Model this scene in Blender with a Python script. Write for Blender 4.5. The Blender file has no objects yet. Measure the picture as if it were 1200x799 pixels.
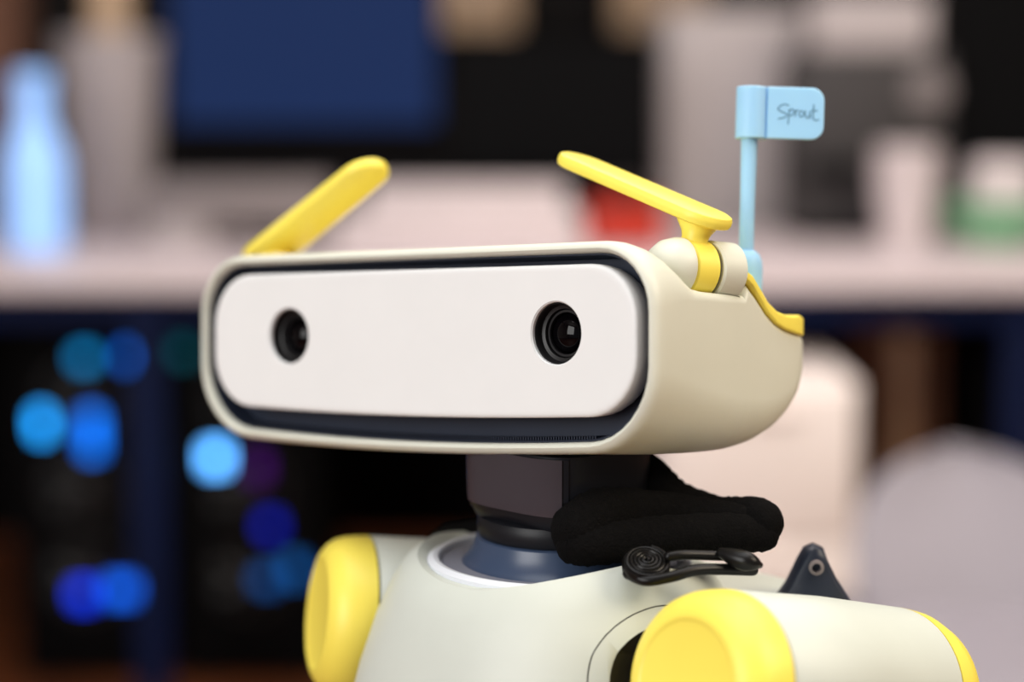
import bpy, bmesh, math, random
from math import sin, cos, pi, radians, sqrt
from mathutils import Matrix, Vector

random.seed(7)
S = bpy.context.scene
COL = S.collection

# ------------------------------------------------------------------ camera
PITCH = radians(7.3)
CAM = Vector((0, 0, 1.06))
FPX = 2333.3
cd = bpy.data.cameras.new('camera')
cam = bpy.data.objects.new('camera', cd)
COL.objects.link(cam)
cam.location = CAM
cam.rotation_euler = (radians(90) - PITCH, 0, 0)
cd.sensor_fit = 'HORIZONTAL'
cd.sensor_width = 36
cd.lens = 70
cd.clip_start = 0.05
cd.dof.use_dof = True
cd.dof.focus_distance = 0.908
cd.dof.aperture_fstop = 2.3
S.camera = cam

# ------------------------------------------------------------------ world and lamps
w = bpy.data.worlds.new('world')
S.world = w
w.use_nodes = True
bg = w.node_tree.nodes['Background']
bg.inputs[0].default_value = (0.9, 0.92, 1.0, 1)
bg.inputs[1].default_value = 0.2


def area(name, loc, target, size, power, color, sy=None):
    l = bpy.data.lights.new(name, 'AREA')
    l.energy = power
    l.color = color
    l.shape = 'RECTANGLE'
    l.size = size
    l.size_y = sy or size
    o = bpy.data.objects.new(name, l)
    COL.objects.link(o)
    o.location = loc
    o.rotation_euler = (Vector(target) - Vector(loc)).to_track_quat('-Z', 'Y').to_euler()
    return o


area('window_light', (-2.2, -1.4, 1.9), (0, 0.95, 0.95), 1.8, 84, (1.0, 0.99, 0.975))
area('ceiling_or_fill_light', (-0.2, 0.7, 2.75), (-0.2, 0.7, 0), 1.6, 26, (0.95, 0.98, 1.0))
area('ceiling_or_fill_light', (1.0, 1.7, 2.75), (1.0, 1.9, 0), 1.4, 20, (1.0, 0.93, 0.88))  # added fill, brightens the front of the pedestal; no known fixture
area('ceiling_or_fill_light', (0.2, 3.0, 2.75), (0.2, 3.2, 0), 2.4, 36, (1.0, 0.93, 0.91), 1.2)
area('ceiling_or_fill_light', (1.9, 0.2, 2.4), (0.1, 1.0, 0.9), 1.2, 47, (1.0, 0.87, 0.68))  # unseen warm fill aimed at the right side of the head, no ceiling fixture

S.view_settings.view_transform = 'Standard'
S.view_settings.look = 'None'
S.view_settings.gamma = 1
S.view_settings.use_curve_mapping = False
S.view_settings.exposure = 0.0


# ------------------------------------------------------------------ helpers
def srgb(r, g, b):
    def f(c):
        c /= 255
        return c / 12.92 if c <= 0.04045 else ((c + 0.055) / 1.055) ** 2.4
    return (f(r), f(g), f(b))


def mat(name, col, rough=0.5, metal=0.0, noise=0.04, nscale=40, bump=0.0, bscale=300,
        coat=0.0, emit=None, estr=0.0, trans=0.0, sss=0.0, ior=1.45, spec=0.5):
    m = bpy.data.materials.new(name)
    m.use_nodes = True
    nt = m.node_tree
    p = nt.nodes['Principled BSDF']
    tc = nt.nodes.new('ShaderNodeTexCoord')
    n = nt.nodes.new('ShaderNodeTexNoise')
    n.inputs['Scale'].default_value = nscale
    n.inputs['Detail'].default_value = 4
    nt.links.new(tc.outputs['Object'], n.inputs['Vector'])
    r = nt.nodes.new('ShaderNodeValToRGB')
    a = [max(0, c * (1 - noise)) for c in col]
    b = [min(1, c * (1 + noise)) for c in col]
    r.color_ramp.elements[0].position = 0.3
    r.color_ramp.elements[1].position = 0.7
    r.color_ramp.elements[0].color = (*a, 1)
    r.color_ramp.elements[1].color = (*b, 1)
    nt.links.new(n.outputs['Fac'], r.inputs['Fac'])
    nt.links.new(r.outputs['Color'], p.inputs['Base Color'])
    p.inputs['Roughness'].default_value = rough
    p.inputs['Metallic'].default_value = metal
    p.inputs['IOR'].default_value = ior
    p.inputs['Specular IOR Level'].default_value = spec
    if coat:
        p.inputs['Coat Weight'].default_value = coat
        p.inputs['Coat Roughness'].default_value = 0.1
    if trans:
        p.inputs['Transmission Weight'].default_value = trans
    if sss:
        p.inputs['Subsurface Weight'].default_value = sss
        p.inputs['Subsurface Radius'].default_value = (0.006, 0.006, 0.006)
        p.inputs['Subsurface Scale'].default_value = 1.0
    if emit:
        p.inputs['Emission Color'].default_value = (*emit, 1)
        p.inputs['Emission Strength'].default_value = estr
    if bump:
        n2 = nt.nodes.new('ShaderNodeTexNoise')
        n2.inputs['Scale'].default_value = bscale
        nt.links.new(tc.outputs['Object'], n2.inputs['Vector'])
        bp = nt.nodes.new('ShaderNodeBump')
        bp.inputs['Strength'].default_value = bump
        bp.inputs['Distance'].default_value = 0.001
        nt.links.new(n2.outputs['Fac'], bp.inputs['Height'])
        nt.links.new(bp.outputs['Normal'], p.inputs['Normal'])
    return m


M = {
    'shell': mat('sage_shell', (0.685, 0.69, 0.59), 0.42, bump=0.04, bscale=1500, noise=0.015),
    'torso': mat('sage_torso', (0.605, 0.64, 0.575), 0.45, bump=0.04, bscale=1500, noise=0.015),
    'face': mat('face_white', (0.83, 0.835, 0.82), 0.55, bump=0.03, bscale=1800, noise=0.01),
    'navy': mat('navy_plastic', srgb(28, 36, 52), 0.45, noise=0.05),
    'neckbase': mat('neck_base_navy', srgb(56, 70, 94), 0.3, noise=0.03),
    'neckdisc': mat('neck_disc_grey', srgb(128, 130, 142), 0.5, noise=0.03),
    'neckring': mat('neck_ring_white', srgb(222, 226, 232), 0.4, noise=0.02),
    'neck': mat('neck_black', srgb(17, 18, 23), 0.42, noise=0.05, spec=0.3),
    'neckwin': mat('neck_window_gloss', srgb(62, 57, 62), 0.16, noise=0.03),
    'black': mat('black_plastic', srgb(18, 17, 18), 0.42, noise=0.1),
    'blackgloss': mat('black_gloss', srgb(6, 6, 7), 0.6, noise=0.05, spec=0.08),
    'fabric': mat('black_fabric', srgb(8, 7, 7), 0.95, noise=0.3, nscale=400, bump=0.8, bscale=900, spec=0.12),
    'yellow': mat('yellow_plastic', srgb(255, 234, 96), 0.42, noise=0.015, bump=0.03, bscale=1500),
    'blue': mat('pale_blue_plastic', srgb(158, 208, 246), 0.5, noise=0.02, sss=0.25),
    'ink': mat('pencil_ink', srgb(84, 124, 146), 0.8, noise=0.1),
    'lens': mat('lens_glass', srgb(5, 4, 6), 0.05, noise=0.0, spec=0.2),
    'lensring': mat('lens_ring', srgb(26, 25, 27), 0.35, noise=0.05),
    'clip': mat('clip_black', srgb(12, 11, 11), 0.34, noise=0.1, spec=0.3),
    # surroundings
    'floor': mat('floor_wood', srgb(120, 66, 36), 0.5, noise=0.25, nscale=6),
    'wall': mat('wall_dark', srgb(18, 15, 15), 0.9, noise=0.1, nscale=3),
    'wall_side': mat('wall_side', srgb(196, 190, 184), 0.9, noise=0.04, nscale=3),
    'white_top': mat('desk_laminate', srgb(212, 198, 199), 0.45, noise=0.02, nscale=8),
    'navy_steel': mat('navy_steel', srgb(14, 24, 56), 0.6, spec=0.1, noise=0.06),
    'white_box': mat('white_card', srgb(214, 202, 202), 0.6, noise=0.03, nscale=8),
    'pedestal': mat('pedestal_white', srgb(246, 234, 228), 0.45, noise=0.02, nscale=8),
    'grey_mid': mat('grey_mid', srgb(126, 117, 116), 0.6, noise=0.05, nscale=8),
    'grey_light': mat('grey_light', srgb(176, 167, 166), 0.6, noise=0.05, nscale=8),
    'grey_dark': mat('grey_dark', srgb(52, 48, 48), 0.6, noise=0.1, nscale=8),
    'charcoal': mat('charcoal', srgb(10, 9, 10), 0.7, spec=0.06, noise=0.1, nscale=8),
    'cardboard': mat('cardboard', srgb(206, 176, 146), 0.8, noise=0.08, nscale=8),
    'brownbox': mat('brown_box', srgb(112, 76, 58), 0.8, noise=0.1, nscale=8),
    'red': mat('red_plastic', srgb(200, 44, 16), 0.4, noise=0.05, nscale=10),
    'green': mat('green_plastic', srgb(126, 186, 142), 0.5, noise=0.04, nscale=10),
    'bottle': mat('bottle_blue_glow', srgb(150, 196, 255), 0.35, noise=0.03, nscale=10, emit=(0.30, 0.52, 1.0), estr=0.5),  # emission stands in for bright light on the bottle, which is no lamp
    'chair': mat('chair_grey', srgb(152, 146, 154), 0.6, noise=0.03, nscale=10),
    'screen': mat('screen_blue', srgb(6, 9, 20), 0.7, noise=0.0, spec=0.15, emit=srgb(24, 52, 104), estr=0.62),
}


def led(name, col, s):
    return mat(name, tuple(min(1, c) for c in col), 0.5, noise=0.0, emit=col, estr=s)


def finish(bm, name, material, parent=None, Mx=None, smooth=True, angle=38, off=None):
    """link bm as one mesh object; Mx takes the shape to world space, then to the parent's frame"""
    if Mx is not None:
        bm.transform(Mx)
    if off is not None:
        bm.transform(Matrix.Translation(-Vector(off)))
    bmesh.ops.recalc_face_normals(bm, faces=bm.faces)
    me = bpy.data.meshes.new(name)
    bm.to_mesh(me)
    bm.free()
    if smooth:
        me.shade_smooth()
        me.set_sharp_from_angle(angle=radians(angle))
    if isinstance(material, (list, tuple)):
        for m in material:
            me.materials.append(m)
    else:
        me.materials.append(material)
    o = bpy.data.objects.new(name, me)
    COL.objects.link(o)
    if parent is not None:
        o.parent = parent
    return o


def tag(o, label, cat, group=None):
    o['label'] = label
    o['category'] = cat
    if group:
        o['group'] = group
    return o


def thing(name, label, cat, loc=(0, 0, 0), rz=0, group=None):
    o = bpy.data.objects.new(name, None)
    COL.objects.link(o)
    o.location = loc
    o.rotation_euler = (0, 0, rz)
    return tag(o, label, cat, group)


def struct(name, bm, material, parent=None):
    o = finish(bm, name, material, parent, smooth=False)
    if parent is None:
        o['kind'] = 'structure'
    return o


def loft(bm, rings, cap0=True, cap1=True, closed=True):
    vr = [[bm.verts.new(p) for p in r] for r in rings]
    n = len(vr[0])
    for a, b in zip(vr, vr[1:]):
        for i in range(n if closed else n - 1):
            j = (i + 1) % n
            try:
                bm.faces.new((a[i], a[j], b[j], b[i]))
            except ValueError:
                pass
    if cap0:
        bm.faces.new(list(reversed(vr[0])))
    if cap1:
        bm.faces.new(vr[-1])
    return vr


def lathe(bm, prof, n=48, Mx=None, cap0=True, cap1=True):
    """prof: (r, z) about local z"""
    Mx = Mx or Matrix()
    rings = []
    for r, z in prof:
        r = max(r, 1e-5)
        rings.append([Mx @ Vector((r * cos(2 * pi * i / n), r * sin(2 * pi * i / n), z)) for i in range(n)])
    return loft(bm, rings, cap0, cap1)


def axis_matrix(p, d):
    """frame at p whose z axis is d"""
    d = Vector(d).normalized()
    q = Vector((0, 0, 1)).rotation_difference(d)
    return Matrix.Translation(Vector(p)) @ q.to_matrix().to_4x4()


def smooth_path(pts, n=8):
    P = [Vector(p) for p in pts]
    P = [P[0] * 2 - P[1]] + P + [P[-1] * 2 - P[-2]]
    out = []
    for i in range(1, len(P) - 2):
        for k in range(n):
            t = k / n
            a, b, c, d = P[i - 1], P[i], P[i + 1], P[i + 2]
            out.append(0.5 * ((2 * b) + (c - a) * t + (2 * a - 5 * b + 4 * c - d) * t * t + (3 * b - a - 3 * c + d) * t ** 3))
    out.append(P[-2].copy())
    return out


def tube(bm, pts, r, n=12, ends=True, wob=0.0):
    """r number or function of t in 0..1; rounded ends"""
    pts = [Vector(p) for p in pts]
    f = r if callable(r) else (lambda t: r)
    T = []
    for i in range(len(pts)):
        a = pts[max(0, i - 1)]
        b = pts[min(len(pts) - 1, i + 1)]
        T.append((b - a).normalized())
    up = Vector((0, 0, 1)) if abs(T[0].z) < 0.9 else Vector((1, 0, 0))
    N = T[0].cross(up).normalized()
    rings = []

    def ring(c, t, nrm, rad):
        bi = t.cross(nrm)
        return [c + (nrm * cos(2 * pi * k / n) + bi * sin(2 * pi * k / n)) * rad * (1 + wob * random.uniform(-1, 1)) for k in range(n)]
    if ends:
        r0 = f(0)
        for s in (0.95, 0.7, 0.35):
            rings.append(ring(pts[0] - T[0] * r0 * s, T[0], N, r0 * sqrt(1 - s * s)))
    for i, p in enumerate(pts):
        if i:
            N = (N - T[i] * N.dot(T[i])).normalized()
        rings.append(ring(p, T[i], N, f(i / (len(pts) - 1))))
    if ends:
        r1 = f(1)
        for s in (0.35, 0.7, 0.95):
            rings.append(ring(pts[-1] + T[-1] * r1 * s, T[-1], N, r1 * sqrt(1 - s * s)))
    return loft(bm, rings)


def box(bm, x0, x1, y0, y1, z0, z1, bev=0.0, seg=2, Mx=None):
    t = bmesh.new()
    bmesh.ops.create_cube(t, size=1)
    t.transform(Matrix.Translation(((x0 + x1) / 2, (y0 + y1) / 2, (z0 + z1) / 2)) @ Matrix.Diagonal((x1 - x0, y1 - y0, z1 - z0, 1)))
    if bev:
        bmesh.ops.bevel(t, geom=t.edges[:], offset=bev, segments=seg, profile=0.5, affect='EDGES')
    if Mx is not None:
        t.transform(Mx)
    me = bpy.data.meshes.new('tmp')
    t.to_mesh(me)
    t.free()
    bm.from_mesh(me)
    bpy.data.meshes.remove(me)


def bx(*a, **k):
    bm = bmesh.new()
    box(bm, *a, **k)
    return bm


def rrect(hw, top, bot, rt, rb, k=8, cx=0.0, sag=0.0, nb=14):
    """rounded rectangle outline in (x, z), counter clockwise from the lower left; the lower edge may sag"""
    rt = min(rt, hw * 0.999, (top - bot) / 2)
    rb = min(rb, hw * 0.999, (top - bot) / 2)
    P = []

    def arc(x, z, r, a0):
        for i in range(k + 1):
            a = a0 + (pi / 2) * i / k
            P.append((x + r * cos(a), z + r * sin(a)))
    arc(cx - hw + rb, bot + rb, rb, pi)
    for i in range(1, nb):
        P.append((cx - hw + rb + (2 * hw - 2 * rb) * i / nb, bot))
    arc(cx + hw - rb, bot + rb, rb, 1.5 * pi)
    arc(cx + hw - rt, top - rt, rt, 0)
    for i in range(1, nb):
        P.append((cx + hw - rt - (2 * hw - 2 * rt) * i / nb, top))
    arc(cx - hw + rt, top - rt, rt, pi / 2)
    mid = (top + bot) / 2
    out = []
    for x, z in P:
        u = (x - cx) / hw
        f = max(0.0, (mid - z) / (mid - bot))
        out.append((x, z - sag * f * (1 - u * u)))
    return out


def boolean(o, cutters, op='DIFFERENCE'):
    for c in cutters:
        md = o.modifiers.new('b', 'BOOLEAN')
        md.operation = op
        md.solver = 'EXACT'
        md.object = c
        try:
            md.material_mode = 'TRANSFER'
        except Exception:
            pass
    dg = bpy.context.evaluated_depsgraph_get()
    dg.update()
    me = bpy.data.meshes.new_from_object(o.evaluated_get(dg))
    o.modifiers.clear()
    o.data = me
    for c in cutters:
        bpy.data.objects.remove(c)
    me.shade_smooth()
    me.set_sharp_from_angle(angle=radians(35))
    return o


CAMR = Matrix.Translation(CAM) @ Matrix.Rotation(-PITCH, 4, 'X')


def cw(x, d, z):
    """a point given right / ahead / up of the lens, in the world"""
    return CAMR @ Vector((x, d, z))


def along(px, py, Y):
    """point of the world at ground distance Y behind a picture position (for measuring the place)"""
    d = CAMR.to_3x3() @ Vector(((px - 600) / FPX, 1, (399.5 - py) / FPX))
    return CAM + d * (Y / d.y)


# ================================================================== the room
struct('floor', bx(-4, 4, -3, 6.2, -0.1, 0), M['floor'])
struct('wall_back', bx(-4, 4, 6.0, 6.1, 0, 3), M['wall'])
struct('ceiling', bx(-4, 4, -3, 6.2, 3.0, 3.1), M['grey_light'])
struct('wall_left', bx(-4.1, -4, -3, 6.1, 0, 3), M['wall_side'])
struct('wall_right', bx(4, 4.1, -3, 6.1, 0, 3), M['wall_side'])
bm = bx(-4, 4, 5.97, 6.0, 0, 0.09)
struct('baseboard_back', bm, M['charcoal'])

# ================================================================== desk
DY0, DY1, DZ = 3.06, 4.14, 0.766
desk = thing('office_desk', 'long white office desk with navy steel frame behind the robot', 'desk', (0, 3.6, 0))


def dpart(name, bm, m):
    return finish(bm, name, m, desk, off=(0, 3.6, 0))


dpart('tabletop', bx(-1.6, 1.6, DY0, DY1, DZ - 0.024, DZ, bev=0.004), M['white_top'])
dpart('front_beam', bx(-1.55, 1.55, DY0 + 0.03, DY0 + 0.07, DZ - 0.075, DZ - 0.0245, bev=0.003), M['navy_steel'])
dpart('rear_beam', bx(-1.55, 1.55, DY1 - 0.07, DY1 - 0.03, DZ - 0.075, DZ - 0.0245, bev=0.003), M['navy_steel'])
for x in (-0.575, 0.80, 1.5, -1.5):
    for y in (DY0 + 0.05, DY1 - 0.05):
        dpart('leg', bx(x - 0.025, x + 0.025, y - 0.02, y + 0.02, 0.0, DZ - 0.075, bev=0.003), M['navy_steel'])
dpart('modesty_panel', bx(-1.5, 1.5, DY1 - 0.028, DY1 - 0.01, 0.12, DZ - 0.0245, bev=0.002), M['charcoal'])

# ---------------------------------------------------------------- things under the desk
LED_PROTO = {}


def tower(x0, x1, y0, z1, label, fans, leds):
    cx = (x0 + x1) / 2
    t = thing('computer_tower', label, 'computer', (cx, y0 + 0.22, 0), 0, 'computer towers under the desk')
    off = (cx, y0 + 0.22, 0)
    finish(bx(x0, x1, y0 + 0.02, y0 + 0.44, 0.02, z1, bev=0.006), 'case_body', M['charcoal'], t, off=off)
    finish(bx(x0 + 0.004, x1 - 0.004, y0 + 0.012, y0 + 0.0205, 0.026, z1 - 0.006, bev=0.003), 'front_panel', M['blackgloss'], t, off=off)
    for sx in (x0 + 0.03, x1 - 0.03):
        for sy in (y0 + 0.06, y0 + 0.4):
            b = bmesh.new()
            lathe(b, [(0.014, 0.0), (0.014, 0.02)], 16, Matrix.Translation((sx, sy, 0)))
            finish(b, 'foot', M['black'], t, off=off)
    for fz in fans:
        b = bmesh.new()
        fm = Matrix.Translation((cx, y0 + 0.012, fz)) @ Matrix.Rotation(radians(90), 4, 'X')
        lathe(b, [(0.060, -0.001), (0.066, 0.0), (0.066, 0.006), (0.060, 0.006), (0.060, -0.001)], 40, fm, False, False)
        f = finish(b, 'fan_ring', M['black'], t, off=off)
        b = bmesh.new()
        lathe(b, [(0.02, -0.001), (0.02, 0.005), (0.016, 0.006)], 24, fm)
        for k in range(7):
            a = 2 * pi * k / 7
            Mb = fm @ Matrix.Rotation(a, 4, 'Z') @ Matrix.Translation((0.038, 0, 0.002)) @ Matrix.Rotation(radians(24), 4, 'X')
            box(b, -0.02, 0.02, -0.011, 0.011, -0.0006, 0.0006, Mx=Mb)
        finish(b, 'fan_blades', M['black'], f, off=off)
    for (px, py, wpx, hpx, col, s) in leds:
        p = along(px, py, y0)
        sc = y0 / FPX
        b = bmesh.new()
        box(b, p.x - wpx * sc / 2, p.x + wpx * sc / 2, y0 - 0.001, y0 + 0.0135, p.z - hpx * sc / 2, p.z + hpx * sc / 2, bev=0.003)
        finish(b, 'status_light', led('led', col, s * 0.46), t, off=off)


TY = 3.42
a0, a1 = along(12, 500, TY).x, along(176, 500, TY).x
b0, b1 = along(203, 500, TY).x, along(372, 500, TY).x
tower(a0, a1, TY, 0.655, 'black computer tower glowing with blue and cyan lights, beside the desk leg', (0.52, 0.36, 0.20),
      [(98, 420, 20, 16, (0.0, 0.22, 0.55), 5), (150, 418, 16, 18, (0.0, 0.13, 0.75), 6), (48, 497, 14, 28, (0.01, 0.33, 0.95), 10),
       (107, 508, 18, 50, (0.0, 0.14, 0.75), 6.5), (97, 697, 22, 20, (0.0, 0.03, 0.75), 6), (142, 692, 34, 20, (0.0, 0.10, 0.75), 5)])
tower(b0, b1, TY, 0.655, 'black computer tower with one bright blue light and dim violet lights', (0.52, 0.36, 0.20),
      [(214, 413, 16, 18, (0.0, 0.10, 0.14), 3), (252, 537, 22, 24, (0.10, 0.42, 1.0), 13), (316, 617, 18, 18, (0.0, 0.01, 0.45), 4),
       (301, 548, 18, 28, (0.06, 0.0, 0.16), 2.2), (312, 680, 22, 18, (0.0, 0.07, 0.30), 3), (345, 668, 18, 24, (0.0, 0.09, 0.35), 3)])

# white drawer pedestal
PD = -0.46
p0, p1 = along(772, 500, 3.3 + PD), along(1008, 500, 3.3 + PD)
ped = thing('drawer_pedestal', 'white three-drawer pedestal standing in front of the desk', 'drawer unit', ((p0.x + p1.x) / 2, 3.55 + PD, 0))
off = ped.location[:]
finish(bx(p0.x, p1.x, 3.32 + PD, 3.72 + PD, 0.03, 0.632, bev=0.004), 'body', M['pedestal'], ped, off=off)
for z0, z1 in ((0.04, 0.215), (0.223, 0.398), (0.406, 0.624)):
    dr = finish(bx(p0.x + 0.006, p1.x - 0.006, 3.30 + PD, 3.322 + PD, z0, z1, bev=0.003), 'drawer', M['pedestal'], ped, off=off)
    finish(bx((p0.x + p1.x) / 2 - 0.06, (p0.x + p1.x) / 2 + 0.06, 3.285 + PD, 3.302 + PD, z1 - 0.035, z1 - 0.022, bev=0.003), 'handle', M['pedestal'], dr, off=off)
for sx in (p0.x + 0.03, p1.x - 0.03):
    for sy in (3.36 + PD, 3.68 + PD):
        b = bmesh.new()
        lathe(b, [(0.016, 0), (0.016, 0.03)], 16, Matrix.Translation((sx, sy, 0)))
        finish(b, 'caster', M['black'], ped, off=off)

# brown carton stack under the desk
q0, q1 = along(1016, 500, 3.5).x, along(1104, 500, 3.5).x
for i, (z0, z1, lab) in enumerate(((0.0, 0.33, 'brown cardboard carton standing on the floor beside the white pedestal'),
                                  (0.331, 0.62, 'brown cardboard carton stacked on another carton under the desk'))):
    t = thing('cardboard_carton', lab, 'box', ((q0 + q1) / 2, 3.66, z0), 0, 'cartons under the desk')
    off = t.location[:]
    finish(bx(q0, q1, 3.52, 3.80, z0, z1, bev=0.003), 'carton_body', M['brownbox'], t, off=off)
    finish(bx((q0 + q1) / 2 - 0.02, (q0 + q1) / 2 + 0.02, 3.518, 3.802, z0 + 0.02, z1 + 0.0006), 'packing_tape', M['cardboard'], t, off=off)

# black tower at the right with a blue light
a0, a1 = along(1150, 500, TY).x, along(1300, 500, TY).x
tower(a0, a1, TY, 0.60, 'black computer tower with a single blue light, beside the cartons', (0.45, 0.3, 0.15),
      [(1192, 530, 20, 26, (0.01, 0.13, 0.8), 6)])

# ================================================================== things on the desk


def onbox(x0p, x1p, y_top, Y, depth, z0=None):
    """world extents of a box whose front stands at distance Y on the desk"""
    a, b = along(x0p, y_top, Y), along(x1p, y_top, Y)
    return a.x, b.x, Y, Y + depth, (DZ if z0 is None else z0), a.z


# monitors
def monitor(x0p, x1p, yt, yb, Y, label, screen, stand_m, chin=0.03):
    a, b = along(x0p, yt, Y), along(x1p, yb, Y)
    cx = (a.x + b.x) / 2
    t = thing('computer_monitor', label, 'monitor', (cx, Y + 0.05, DZ), 0, 'monitors on the desk')
    off = t.location[:]
    finish(bx(a.x, b.x, Y, Y + 0.03, b.z, a.z, bev=0.006), 'housing', M['charcoal'], t, off=off)
    finish(bx(a.x + 0.012, b.x - 0.012, Y - 0.001, Y + 0.004, b.z + chin, a.z - 0.012), 'screen', screen, t, off=off)
    finish(bx(cx - 0.035, cx + 0.035, Y + 0.03, Y + 0.05, DZ + 0.01, b.z + 0.2, bev=0.004), 'stand_neck', stand_m, t, off=off)
    finish(bx(cx - 0.11, cx + 0.11, Y - 0.06, Y + 0.12, DZ, DZ + 0.012, bev=0.004), 'stand_foot', stand_m, t, off=off)
    return t


monitor(190, 518, -120, 204, 3.92, 'monitor with a dark blue screen on the desk', M['screen'], M['grey_dark'], 0.098)
monitor(528, 772, 46, 214, 3.9, 'monitor with a black switched-off screen, beside the blue-screen one', M['blackgloss'], M['charcoal'])
monitor(1112, 1330, -60, 226, 3.96, 'switched-off black monitor standing behind the green bowl', M['blackgloss'], M['charcoal'])

# white flat boxes, stacked
for (xa, xb, ya, yb, Y, lab) in ((392, 682, 252, 292, 3.6, 'white flat carton lying on the desk, under a second one'),
                                (430, 664, 218, 252, 3.62, 'white flat carton lying on top of another white carton')):
    a, b = along(xa, ya, Y), along(xb, yb, Y)
    zb = DZ if ya > 240 else along(xa, 252, 3.6).z + 0.0005
    t = thing('flat_carton', lab, 'box', ((a.x + b.x) / 2, Y + 0.06, zb), 0, 'white cartons on the desk')
    off = t.location[:]
    finish(bx(a.x, b.x, Y, Y + 0.12, zb, a.z, bev=0.004), 'carton_body', M['white_box'], t, off=off)
    finish(bx(a.x + 0.02, b.x - 0.02, Y - 0.0015, Y + 0.002, a.z - 0.012, a.z - 0.009), 'lid_edge', M['grey_light'], t, off=off)

# grey monitor riser
x0, x1, y0, y1, z0, z1 = onbox(172, 384, 214, 3.64, 0.13)
t = thing('monitor_riser', 'low grey desk riser with an open gap under its shelf', 'riser', ((x0 + x1) / 2, 3.7, DZ))
off = t.location[:]
finish(bx(x0, x1, y0, y1, z1 - 0.075, z1, bev=0.004), 'shelf_box', M['grey_mid'], t, off=off)
finish(bx(x0, x0 + 0.11, y0 + 0.002, y1 - 0.002, z0, z1 - 0.075, bev=0.002), 'side_support', M['grey_light'], t, off=off)
finish(bx(x1 - 0.02, x1, y0 + 0.002, y1 - 0.002, z0, z1 - 0.075, bev=0.002), 'side_support', M['grey_mid'], t, off=off)

# grey tapered bin
a = along(104, 40, 3.72)
b = along(122, 283, 3.72)
t = thing('tapered_bin', 'grey tapered bin standing on the desk beside the blue bottle', 'bin', (a.x, 3.90, DZ))
off = t.location[:]
sc = 3.72 / FPX
bm = bmesh.new()
h = a.z - DZ
T0 = Matrix.Translation((a.x, 3.90, DZ))
lathe(bm, [(0.001, 0.0), (44 * sc, 0.0), (46 * sc, 0.004), (61 * sc, h - 0.004), (62 * sc, h), (59 * sc, h), (57 * sc, h - 0.01), (43 * sc, 0.008), (0.001, 0.008)], 48, T0)
finish(bm, 'bin_body', M['grey_light'], t, off=off)
bm = bmesh.new()
lathe(bm, [(61 * sc, h - 0.014), (64 * sc, h - 0.012), (64 * sc, h + 0.001), (61 * sc, h + 0.002)], 48, T0, False, False)
finish(bm, 'rim', M['grey_light'], t, off=off)
# cardboard tube in the bin
t2 = thing('cardboard_tube', 'beige cardboard tube standing on the desk behind the grey bin', 'tube', (a.x - 0.03, 4.08, DZ))
off = t2.location[:]
bm = bmesh.new()
hh = along(100, -60, 3.8).z - DZ
lathe(bm, [(0.042, 0.0), (0.042, hh - 0.02), (0.034, hh - 0.02), (0.034, 0.0)], 40, Matrix.Translation((a.x - 0.03, 4.08, DZ)), False, False)
finish(bm, 'tube_wall', M['cardboard'], t2, off=off)
bm = bmesh.new()
lathe(bm, [(0.044, hh - 0.03), (0.044, hh), (0.02, hh)], 40, Matrix.Translation((a.x - 0.03, 4.08, DZ)), False, True)
finish(bm, 'end_cap', M['grey_light'], t2, off=off)

# blue bottle
a = along(40, 296, 3.56)
t = thing('water_bottle', 'pale blue bottle with a narrow neck on the desk, brightness put in as emission', 'bottle', (a.x, 3.58, DZ))
off = t.location[:]
sc = 3.58 / FPX
T0 = Matrix.Translation((a.x, 3.58, DZ))
h1 = along(40, 160, 3.58).z - DZ
h2 = along(40, 84, 3.58).z - DZ
bm = bmesh.new()
lathe(bm, [(0.001, 0), (30 * sc, 0), (34 * sc, 0.006), (36 * sc, 0.05), (36 * sc, h1 - 0.05), (32 * sc, h1 - 0.02), (22 * sc, h1 + 0.01), (18 * sc, h1 + 0.03), (18 * sc, h2 - 0.035)], 40, T0)
finish(bm, 'bottle_body', M['bottle'], t, off=off)
bm = bmesh.new()
lathe(bm, [(20 * sc, h2 - 0.035), (21 * sc, h2 - 0.03), (21 * sc, h2 - 0.004), (18 * sc, h2), (0.001, h2)], 32, T0)
finish(bm, 'cap', M['bottle'], t, off=off)

# dark post at the far left, part of the room
x0 = along(-40, 100, 4.6).x
x1 = along(22, 100, 4.6).x
struct('trim_1', bx(x0, x1, 4.6, 4.75, 0, 3.0), M['brownbox'])

# red tool case
x0, x1, y0, y1, z0, z1 = onbox(690, 778, 238, 3.60, 0.1)
t = thing('tool_case', 'small red tool case with a black handle on the desk', 'tool case', ((x0 + x1) / 2, 3.7, DZ))
off = t.location[:]
zm = z0 + (z1 - z0) * 0.55
finish(bx(x0, x1, y0, y1, z0, zm, bev=0.008), 'case_body', M['red'], t, off=off)
finish(bx(x0 + 0.002, x1 - 0.002, y0 + 0.002, y1 - 0.002, zm + 0.001, z1, bev=0.008), 'lid', M['red'], t, off=off)
bm = bmesh.new()
c = (x0 + x1) / 2
tube(bm, smooth_path([(c - 0.035, y0 + 0.05, z1 - 0.004), (c - 0.033, y0 + 0.05, z1 + 0.022), (c, y0 + 0.05, z1 + 0.03), (c + 0.033, y0 + 0.05, z1 + 0.022), (c + 0.035, y0 + 0.05, z1 - 0.004)], 5), 0.006, 10)
finish(bm, 'handle', M['black'], t, off=off)
finish(bx(c - 0.012, c + 0.012, y0 - 0.005, y0 + 0.004, zm - 0.02, zm + 0.016, bev=0.002), 'latch', M['black'], t, off=off)

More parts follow.
